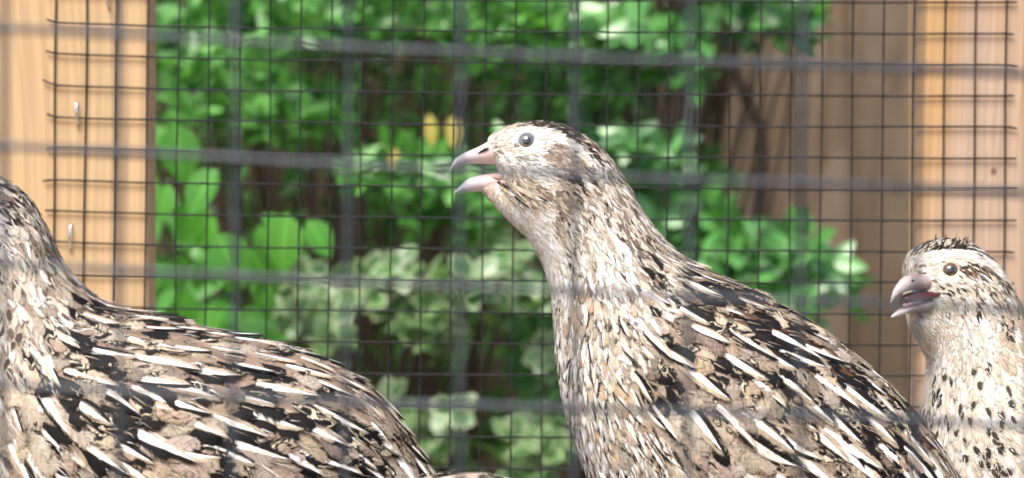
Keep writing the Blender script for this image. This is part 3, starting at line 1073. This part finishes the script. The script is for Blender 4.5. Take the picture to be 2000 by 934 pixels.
def head_col_main(x, y, rg):
    """colour of a small head feather at this place: base, fleck probability"""
    dsup = seg_dist(x, y, SUP)
    if dsup < 9: return jit(WHITE if rg.random() < 0.85 else CREAM, rg, 0.06)
    # crown lies above the brow stripe
    above = False
    for (ax, ay), (bx, by) in zip(SUP, SUP[1:]):
        if ax <= x <= bx:
            above = y < ay + (by - ay) * (x - ax) / (bx - ax)
    if x > 1205: above = True
    if above and dsup < 90:
        if x < 1005: return jit(rg.choice((CREAM, BUFF)), rg)
        z = rg.random()
        if x < 1180: return jit(DARK if z < 0.68 else (GREYB if z < 0.85 else CREAM), rg, 0.3)
        return jit(DARK if z < 0.22 else (GREYB if z < 0.6 else CREAM), rg, 0.3)
    if ((x - 1098) / 44) ** 2 + ((y - 300) / 27) ** 2 < 1:
        return jit(rg.choice((GREYB, (0.34, 0.27, 0.21), (0.40, 0.33, 0.27))), rg, 0.15)
    if ((x - 1150) / 55) ** 2 + ((y - 335) / 45) ** 2 < 1:
        z = rg.random(); return jit(DARK if z < 0.25 else (GREYB if z < 0.6 else CREAM), rg, 0.2)
    if y < 300 and x < 1010: return jit(CREAM if rg.random() < 0.8 else GREYB, rg, 0.12)
    if ((x - 1040) / 70) ** 2 + ((y - 322) / 22) ** 2 < 1:
        return jit(WHITE if rg.random() < 0.6 else (0.36, 0.32, 0.29), rg, 0.12)
    if seg_dist(x, y, GAPE) < 17 and x < 1075:
        return jit(rg.choice(((0.56, 0.47, 0.34), (0.54, 0.42, 0.35), CREAM, WHITE)), rg, 0.15)
    if seg_dist(x, y, [(1000, 345), (1050, 372), (1100, 400)]) < 14:
        return jit(GREYB if rg.random() < 0.3 else BUFF, rg, 0.2)
    if x - 0.75 * (y - 370) < 1020 or x < 1080:
        return jit(CREAM if rg.random() < 0.25 else WHITE, rg, 0.06)
    z = rg.random()
    return jit(GREYB if z < 0.28 else (DARK if z < 0.36 else (CREAM if z < 0.7 else PINKTAN)), rg, 0.2)


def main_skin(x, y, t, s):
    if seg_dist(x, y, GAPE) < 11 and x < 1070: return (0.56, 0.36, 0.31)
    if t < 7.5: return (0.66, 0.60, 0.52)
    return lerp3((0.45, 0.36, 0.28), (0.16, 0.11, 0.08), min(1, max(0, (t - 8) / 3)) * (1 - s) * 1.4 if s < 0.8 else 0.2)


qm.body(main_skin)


def isneck_m(t, s): return 5.2 < t < 9.4 + 0.8 * s
def head_m(x, y, t, s): return t < 6.0 and not (x < 958 and y < 330) and math.hypot(x - 1029, y - 276) > 22


def f_head(x, y, t, s, rg):
    if seg_dist(x, y, GAPE) < 9 and x < 1040 and rg.random() < 0.6: return None
    near = min(1.0, max(0.0, (t - 1.5) / 4))
    c = head_col_main(x, y, rg)
    throat = s > 0.7
    return dict(L=rg.uniform(13, 19) + 9 * near, W=rg.uniform(5, 8) + 3 * near, lift=2.0, camber=0.2, prof='oval', rows=4, jit=0.16, fray=0.35, ca=c, cb=jit(GREYB, rg),
                ds=0.0 if throat else rg.choice((0, 0, 0.3)), bar=0.0)


def f_neck(x, y, t, s, rg):
    z = rg.random()
    front = s > 0.72 + 0.05 * (8 - t)
    k = 0.85 + 0.12 * (t - 5)
    sp = dict(L=rg.uniform(30, 44) * k, W=rg.uniform(10, 15) * k, lift=3.5, camber=0.25, prof='oval', rows=5, jit=0.15, fray=0.4, bar=0.2, cb=jit(DARK, rg, 0.3), ds=0)
    if front and t < 7.2:
        sp.update(ca=jit(WHITE if z < 0.6 else CREAM, rg, 0.08), ds=0.35 if z > 0.9 else 0)
    elif s < 0.25:
        sp.update(ca=jit(rg.choice((GREYB, PINKTAN, CREAM, CREAM)), rg, 0.15), ds=0.5 if z < 0.28 else 0.1, sw=0.3 if z > 0.7 else 0)
    else:
        sp.update(ca=jit(rg.choice((CREAM, CREAM, PINKTAN, WHITE, WHITE)), rg, 0.12), ds=0.5 if z < 0.13 else 0.0, sw=0.4 if z > 0.75 else 0, spot=0.8 if z < 0.1 else 0)
    return sp


def breast_m(t, s): return s > 0.60 + 0.035 * (t - 9) and t > 7.0


def f_breast(x, y, t, s, rg):
    z = rg.random()
    k = 0.8 + 0.06 * (t - 7)
    edge = s > 0.88
    return dict(L=rg.uniform(50, 72) * k, W=rg.uniform(24, 32) * k, lift=6, camber=0.25, prof='oval' if z < 0.5 else 'round', rows=6, jit=0.10, fray=0.35, name='breast_feather',
                sw=rg.uniform(0.45, 0.75) if edge else (rg.uniform(0.25, 0.5) if z < 0.6 else 0.0), ds=rg.uniform(0.4, 0.75) if z < 0.42 else 0.1, bar=0.4,
                ca=jit(rg.choice((WHITE, CREAM, BUFF) if edge else (BUFF, PINKTAN, (0.52, 0.36, 0.23), CREAM)), rg), cb=jit(DARK if z < .5 else BLACK, rg, 0.3))


def f_wing_m(x, y, t, s, rg):
    low = y > 760 and x < 1480
    k = 0.62 if t < 10 else (0.85 if s < 0.12 else 1.0)
    if low:
        d = wing_feather(x, y, t, s, rg, 0.95, 0.25)
        if rg.random() < 0.6: d.update(ca=jit(rg.choice((PINKTAN, BUFF, (0.5, 0.43, 0.36))), rg), ds=rg.uniform(0.1, 0.4))
        return d
    if t < 10.2: 
        d = wing_feather(x, y, t, s, rg, k, 0.35); d['fray'] = 0.45
        return d
    return wing_feather(x, y, t, s, rg, k, 0.55)


def f_streak_m(x, y, t, s, rg):
    if t < 9.6: return streak_feather(rg, rg.uniform(45, 65), rg.uniform(15, 20), 0.7)
    if s < 0.07: return streak_feather(rg, rg.uniform(60, 90), 18, 0.5)
    L = rg.uniform(95, 145) if t > 10.6 else rg.uniform(62, 90)
    return streak_feather(rg, L, L * rg.uniform(0.26, 0.33), 1.0)


wing_m = lambda x, y, t, s: t > 8.3 and not breast_m(t, s + 0.04)
qm.scatter(8000, 26, f_wing_m, wing_m)
qm.scatter(6000, 15, f_breast, lambda x, y, t, s: breast_m(t, s))
qm.scatter(2600, 47, f_streak_m, lambda x, y, t, s: t > 8.8 and not breast_m(t, s + 0.03) and not (y > 800 and x < 1420))
qm.scatter(2400, 30, lambda x, y, t, s, rg: streak_feather(rg, rg.uniform(48, 70), rg.uniform(15, 19), 0.6), lambda x, y, t, s: breast_m(t, s) and t > 8)
qm.scatter(9000, 9.0, f_neck, lambda x, y, t, s: isneck_m(t, s))
qm.scatter(16000, 4.6, f_head, head_m)
for i in range(46):
    k = qm.rg.random(); px, py = 968 + 75 * k, 352 + 34 * k + qm.rg.uniform(-8, 16)
    q, n = qm.surf(px, py)
    d = Vector((0.86 + qm.rg.gauss(0, .06), 0, -0.45 + qm.rg.gauss(0, .08))); d = (d - n * d.dot(n)).normalized()
    qm.add(q, n, d, dict(L=qm.rg.uniform(28, 52), W=qm.rg.uniform(5, 8), lift=5, h0=1.5, prof='oval', rows=5, fray=0.3, ca=jit(qm.rg.choice(((0.54, 0.44, 0.29), (0.54, 0.44, 0.29), CREAM, WHITE, (0.54, 0.38, 0.32), DARK)), qm.rg), cb=DARK))
qm.emit(290)


def down_m(x, y, t, s, rg):
    if t < 2.0: return (rg.uniform(8, 14), jit(CREAM, rg), 2.0, 0.25)
    if t < 6: return (rg.uniform(12, 24), head_col_main(x, y, rg), 2.4, 0.25)
    if t < 9: return (rg.uniform(18, 34), jit(rg.choice((CREAM, WHITE, PINKTAN, GREYB)), rg), 3.5, 0.22)
    if breast_m(t, s): return (rg.uniform(20, 40), jit(rg.choice((WHITE, CREAM, BUFF)), rg), 6.0, 0.25)
    if rg.random() < 0.72: return None
    return (rg.uniform(16, 34), jit(rg.choice((PINKTAN, GREYB, BUFF, TAN)), rg), rg.uniform(5, 8), 0.2)


qm.down(5200, down_m, lambda x, y, t, s: not (x < 965 and y < 335) and math.hypot(x - 1029, y - 276) > 24)
# bill
bill = qm.mandible('upper_bill', [(962, 268, 984, 328, 24, 0), (952, 277, 970, 322, 23, 0), (932, 288, 946, 320, 20, 0), (911, 297, 918, 320, 14, 0), (893, 307, 900, 323, 9, 0), (884, 318, 888, 327, 4.5, 0), (877, 335, 879, 338, 1.2, 0)], M_beak)
qm.mandible('lower_bill', [(992, 333, 990, 373, 24, 0), (968, 338, 966, 374, 23, 0), (940, 342, 938, 374, 19, 0), (917, 348, 919, 375, 14, 0), (901, 361, 904, 377, 8, 0), (886, 376, 887, 378, 1.2, 0)], M_beak)
qm.mandible('gape', [(1022, 356, 1020, 376, 52, 0), (1003, 340, 1002, 368, 47, 0), (990, 330, 988, 362, 39, 0), (972, 338, 970, 356, 27, 0), (958, 344, 957, 352, 18, 0)], M_mouth_g)
q = P(938, 297, 0.69, -20)
v, f = tube([P(933, 300, .69, -18.6), P(940, 296, .69, -20), P(948, 292, .69, -22.2), P(956, 289, .69, -23)], [0.0001, 0.00032, 0.00038, 0.0001], 6)
mk('nostril', v, f, M_nostril, bill)
qm.ball('nostril_flap', P(950, 288, .69, -15), Vector((-0.1, -1, 0.3)), 0.0011, M_flap, bill, bulge=0.55)
qm.eye(1029, 276, 15.5, 8, 21, M_iris, M_eyelid)
# the eye on the far side of the head
h = qm.bvh.ray_cast(P(1029, 276, 1.2), (P(1029, 276, 0.5) - P(1029, 276, 1.2)).normalized())
if h[0] is not None:
    nrm = h[1]; R_ = 15.5 * qm.u * 1.25; ax = (nrm + Vector((0, 0.8, 0))).normalized(); c = h[0] - ax * R_ * 0.65
    e = qm.ball('eye', c, ax, R_, M_iris, qm.root)
    qm.ball('pupil', c, ax, R_ * 1.012, M_pupil, e, cap=0.13, rows=4)
qm.legs(1480, 1190)


# ================================================================== the big mottled quail by the pine post
left_rings = [
    (-215, 420, -195, 470, 18), (-190, 400, -180, 515, 46), (-150, 365, -150, 570, 66), (-100, 345, -125, 620, 78), (-40, 333, -100, 660, 84),
    (15, 352, -95, 700, 87), (58, 388, -95, 740, 90), (88, 440, -95, 780, 98), (116, 502, -92, 830, 118), (158, 555, -85, 890, 146),
    (215, 596, -65, 960, 180), (320, 619, -20, 1050, 212), (440, 648, 60, 1130, 234), (560, 675, 180, 1200, 243), (662, 716, 320, 1235, 235),
    (740, 770, 470, 1245, 210), (796, 845, 620, 1230, 165), (846, 925, 740, 1190, 115), (890, 1010, 840, 1140, 65), (930, 1090, 915, 1110, 18)]
left_jaw = [(-222, 500, -222, 520, 14), (-190, 495, -190, 555, 30), (-140, 500, -130, 600, 50)]
ql = Bird('large mottled quail standing across the pine post, its face out of sight', 0.68, left_rings, [left_jaw], 12, 400)
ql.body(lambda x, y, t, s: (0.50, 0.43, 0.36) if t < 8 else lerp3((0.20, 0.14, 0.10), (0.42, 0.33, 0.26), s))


def f_head_l(x, y, t, s, rg):
    z = rg.random()
    if s < 0.17: c = jit(DARK if z < 0.5 else (GREYB if z < 0.75 else CREAM), rg, 0.25)
    elif s < 0.36: c = jit(WHITE, rg, 0.08)
    else: c = jit(WHITE if z < 0.6 else (CREAM if z < 0.8 else GREYB), rg, 0.12)
    return dict(L=rg.uniform(20, 32), W=rg.uniform(8, 12), lift=3.0, camber=0.2, prof='oval', rows=4, jit=0.16, fray=0.4, ca=c, cb=jit(DARK, rg), ds=0.5 if z > 0.9 else 0, spot=0.9 if (s > 0.3 and z > 0.8) else 0)


def f_neck_l(x, y, t, s, rg):
    z = rg.random()
    k = 0.8 + 0.1 * (t - 6)
    sp = dict(L=rg.uniform(42, 60) * k, W=rg.uniform(19, 26) * k, lift=4.5, camber=0.25, prof='oval', rows=5, jit=0.15, fray=0.45, cb=jit((0.09, 0.065, 0.05), rg, 0.4), bar=0.15)
    if s < 0.13: sp.update(ca=jit(rg.choice((GREYB, CREAM, PINKTAN)), rg), ds=0.6 if z < 0.5 else 0.15)
    else: sp.update(ca=jit(rg.choice((WHITE, CREAM, CREAM, PINKTAN)), rg, 0.1), ds=0.45 if z < 0.12 else 0, spot=1.0 if z > 0.72 else 0, sw=0.3 if 0.2 < z < 0.4 else 0)
    return sp


def breast_l(t, s): return s > 0.50 + 0.05 * (t - 9)


def f_wing_l(x, y, t, s, rg):
    if breast_l(t, s):
        d = wing_feather(x, y, t, s, rg, 1.2, 0.30)
        if rg.random() < 0.6: d.update(ca=jit(rg.choice((PINKTAN, BUFF, CREAM)), rg), ds=rg.uniform(0.05, 0.35), bar=0.25)
        d['fray'] = 0.5
        return d
    if s < 0.16:
        return wing_feather(x, y, t, s, rg, 0.85, 0.42)
    return wing_feather(x, y, t, s, rg, 1.2, 0.52)


def f_streak_l(x, y, t, s, rg):
    if t < 9.6: L = rg.uniform(60, 85)
    elif s < 0.12: L = rg.uniform(70, 95)
    else: L = rg.uniform(115, 175)
    d = streak_feather(rg, L, L * rg.uniform(0.22, 0.28), 1.0); d['sw'] = rg.uniform(0.34, 0.46)
    return d


ql.scatter(6000, 31, f_wing_l, lambda x, y, t, s: t > 8.6)
ql.scatter(1700, 50, f_streak_l, lambda x, y, t, s: t > 9.0 and s < 0.75)
ql.scatter(5000, 14, f_neck_l, lambda x, y, t, s: 5.5 < t < 9.2 + 1.2 * s)
ql.scatter(6000, 8, f_head_l, lambda x, y, t, s: t < 6.2)
ql.emit(290)


def down_l(x, y, t, s, rg):
    if t < 6.5: return (rg.uniform(16, 30), jit(rg.choice((WHITE, CREAM, GREYB if s < 0.3 else WHITE)), rg), 3.0, 0.25)
    if t < 9.5: return (rg.uniform(28, 50), jit(rg.choice((CREAM, WHITE, PINKTAN, GREYB)), rg), 5.0, 0.22)
    if s < 0.55 and rg.random() < 0.6: return None
    return (rg.uniform(24, 52), jit(rg.choice((CREAM, PINKTAN, GREYB, BUFF, WHITE)), rg), rg.uniform(5, 8), 0.2)


ql.down(2200, down_l, lambda x, y, t, s: True)
ql.mandible('upper_bill', [(-200, 412, -175, 478, 26, 0), (-225, 428, -215, 468, 20, 0), (-258, 450, -250, 472, 11, 0), (-285, 485, -284, 487, 1.5, 0)], M_beak)
ql.mandible('lower_bill', [(-180, 482, -182, 522, 24, 0), (-230, 496, -228, 520, 18, 0), (-278, 522, -277, 524, 1.5, 0)], M_beak)
ql.eye(-130, 405, 15, 7.5, 21, M_iris, M_eyelid)
ql.legs(420, 1215)

# ================================================================== the crested quail by the worn post
right_rings = [
    (1766, 520, 1770, 590, 34), (1778, 492, 1776, 634, 66), (1812, 472, 1799, 676, 90), (1852, 466, 1816, 712, 102), (1900, 478, 1812, 745, 108),
    (1944, 512, 1803, 790, 114), (1976, 562, 1798, 850, 128), (2004, 625, 1796, 920, 150), (2060, 690, 1812, 1000, 172), (2150, 765, 1850, 1075, 184),
    (2260, 850, 1920, 1120, 182), (2370, 950, 2050, 1140, 160), (2450, 1050, 2200, 1140, 100), (2500, 1120, 2330, 1150, 40)]
right_jaw = [(1774, 592, 1775, 630, 24, -62), (1800, 588, 1794, 664, 52, -34), (1845, 590, 1814, 700, 72, 0)]
qr = Bird('crested quail with black spotted pale breast beside the worn post', 0.82, right_rings, [right_jaw], 13, 2120)
qr.body(lambda x, y, t, s: (0.55, 0.49, 0.40))
BROW = [(1784, 512), (1806, 506), (1850, 498), (1891, 500), (1937, 518), (1970, 560)]
EYEL = [(1885, 524), (1915, 528), (1945, 545), (1966, 568)]
BAR1 = [(1908, 570), (1914, 595), (1908, 618)]
BAR2 = [(1935, 560), (1947, 595), (1945, 625)]


def head_col_r(x, y, rg):
    z = rg.random()
    if seg_dist(x, y, EYEL) < 13: return jit(DARK if z < 0.5 else (0.16, 0.10, 0.065), rg, 0.25)
    if seg_dist(x, y, BAR1) < 7: return jit(DARK, rg, 0.2)
    if seg_dist(x, y, BAR2) < 9: return jit(DARK if z < 0.5 else TAN, rg, 0.2)
    if seg_dist(x, y, [(1835, 562), (1880, 570)]) < 8: return jit(DARK if z < 0.5 else CREAM, rg, 0.2)
    if seg_dist(x, y, BROW) < 11: return jit(WHITE if z < 0.5 else CREAM, rg, 0.08)
    if y < 512 and x < 1955 and seg_dist(x, y, BROW) < 60 and y < 505:
        if x < 1775: return jit(CREAM, rg)
        return jit(DARK if z < 0.62 else (WHITE if z < 0.85 else GREYB), rg, 0.25)
    if x > 1950: return jit(BUFF if z < 0.55 else (DARK if z < 0.75 else CREAM), rg, 0.2)
    if y > 615: return jit(WHITE if z < 0.55 else CREAM, rg, 0.07)
    return jit(CREAM if z < 0.55 else (WHITE if z < 0.85 else GREYB), rg, 0.12)


def f_head_r(x, y, t, s, rg):
    return dict(L=rg.uniform(11, 17), W=rg.uniform(5, 7.5), lift=2.0, camber=0.2, prof='oval', rows=4, jit=0.18, fray=0.35, ca=head_col_r(x, y, rg), cb=jit(GREYB, rg), ds=0)


def f_breast_r(x, y, t, s, rg):
    z = rg.random()
    b = x > 1945 and y < 720
    up = y < 715 - 0.15 * (x - 1800)
    return dict(L=rg.uniform(32, 48), W=rg.uniform(15, 23), lift=3.5, camber=0.25, prof='tongue', rows=5, jit=0.18, fray=0.55, ca=jit(BUFF if b and z < 0.6 else (WHITE if z < 0.3 or 0.55 < z < 0.75 else CREAM), rg, 0.1),
                cb=jit((0.05, 0.04, 0.033), rg, 0.3), spot=(1.0 if z > 0.55 else 0) if not up else (1.0 if b and z > 0.8 else 0), ds=0, bar=0)


qr.scatter(6000, 12, f_breast_r, lambda x, y, t, s: t > 4.5)
qr.scatter(12000, 4.6, f_head_r, lambda x, y, t, s: t < 7 and y < 720 and math.hypot(x - 1857, y - 528) > 17 and not (x < 1787 and 540 < y < 622))
# crest
for i in range(70):
    px = qr.rg.uniform(1824, 1880); q, n = qr.surf(px, 475 + qr.rg.uniform(0, 10))
    d = Vector((0.85 + qr.rg.gauss(0, .35), qr.rg.gauss(0, .3), 0.40 + qr.rg.gauss(0, 0.2))).normalized()
    qr.add(q, Vector((-0.5, -0.5, 0.7)).normalized(), d, dict(L=qr.rg.uniform(16, 32), W=qr.rg.uniform(9, 15), lift=9, prof='oval', rows=4, fray=0.55,
           ca=jit(DARK if qr.rg.random() < 0.62 else CREAM, qr.rg, .3), cb=DARK))
qr.emit(260)
qr.down(2600, lambda x, y, t, s, rg: (rg.uniform(10, 22), head_col_r(x, y, rg) if y < 680 else jit(rg.choice((WHITE, CREAM)), rg), 2.6, 0.3),
        lambda x, y, t, s: math.hypot(x - 1857, y - 528) > 20 and not (x < 1800 and 538 < y < 625))
SIDE = Vector((-0.66, 0.75, 0))
ub = qr.mandible('upper_bill', [(1802, 536, 1814, 568, 22, -66), (1786, 536, 1791, 567, 21, -86), (1768, 541, 1772, 569, 15, -104), (1753, 556, 1756, 575, 8, -117), (1744, 572, 1747, 583, 4, -122), (1739, 592, 1740, 593, 1.0, -126)], M_beak2, side=SIDE)
qr.mandible('mouth', [(1822, 570, 1822, 578, 20, -84), (1800, 569, 1800, 588, 24, -84), (1780, 571, 1778, 594, 18, -96), (1764, 578, 1763, 598, 9, -108)], M_mouth, side=SIDE)
qr.mandible('lower_bill', [(1822, 578, 1818, 600, 22, -70), (1798, 588, 1792, 610, 22, -84), (1772, 597, 1768, 614, 15, -102), (1754, 606, 1752, 619, 8, -114), (1741, 618, 1741, 621, 2, -122)], M_beak2, side=SIDE)
qr.mandible('tongue', [(1796, 583, 1796, 594, 6, -98), (1776, 588, 1776, 599, 5, -108), (1764, 594, 1764, 601, 2, -113)], M_tongue, side=SIDE)
v, f = tube([P(1774, 552, .82, -113), P(1782, 549, .82, -111), P(1790, 548, .82, -106)], [0.00015, 0.0006, 0.0002], 6)
mk('nostril', v, f, M_nostril, ub)
qr.eye(1857, 528, 14.5, 7, 17.5, M_iris2, M_eyelid2)
qr.legs(2130, 1125)

# ================================================================== a crouching quail of which only the back shows
low_rings = [(560, 1190, 545, 1235, 15), (600, 1140, 590, 1265, 60), (650, 1090, 640, 1310, 80), (700, 1030, 690, 1380, 110), (760, 970, 740, 1440, 150),
             (820, 936, 800, 1470, 180), (890, 927, 880, 1480, 195), (970, 933, 960, 1480, 190), (1060, 978, 1050, 1470, 165), (1140, 1050, 1130, 1440, 115),
             (1200, 1130, 1190, 1380, 60), (1240, 1200, 1240, 1260, 18)]
qb = Bird('crouching quail showing only a thin strip of streaked back below the mottled rump', 0.63, low_rings, [], 14, 880)
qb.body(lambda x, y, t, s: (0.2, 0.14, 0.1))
qb.scatter(2500, 30, lambda x, y, t, s, rg: wing_feather(x, y, t, s, rg, 1.0, 0.6), lambda x, y, t, s: t > 3)
qb.scatter(600, 60, lambda x, y, t, s, rg: streak_feather(rg, rg.uniform(110, 150), 24), lambda x, y, t, s: t > 3.5 and s < 0.7)
qb.scatter(1500, 24, f_head_l, lambda x, y, t, s: t <= 3)
qb.emit(60)
qb.mandible('upper_bill', [(585, 1180, 590, 1222, 22, 0), (550, 1200, 548, 1222, 14, 0), (515, 1236, 515, 1238, 1.5, 0)], M_beak)
qb.mandible('lower_bill', [(585, 1218, 588, 1248, 20, 0), (550, 1224, 550, 1242, 13, 0), (520, 1240, 520, 1242, 1.5, 0)], M_beak)
qb.eye(622, 1175, 14, 7, 20, M_iris, M_eyelid)
qb.legs(930, 1470)
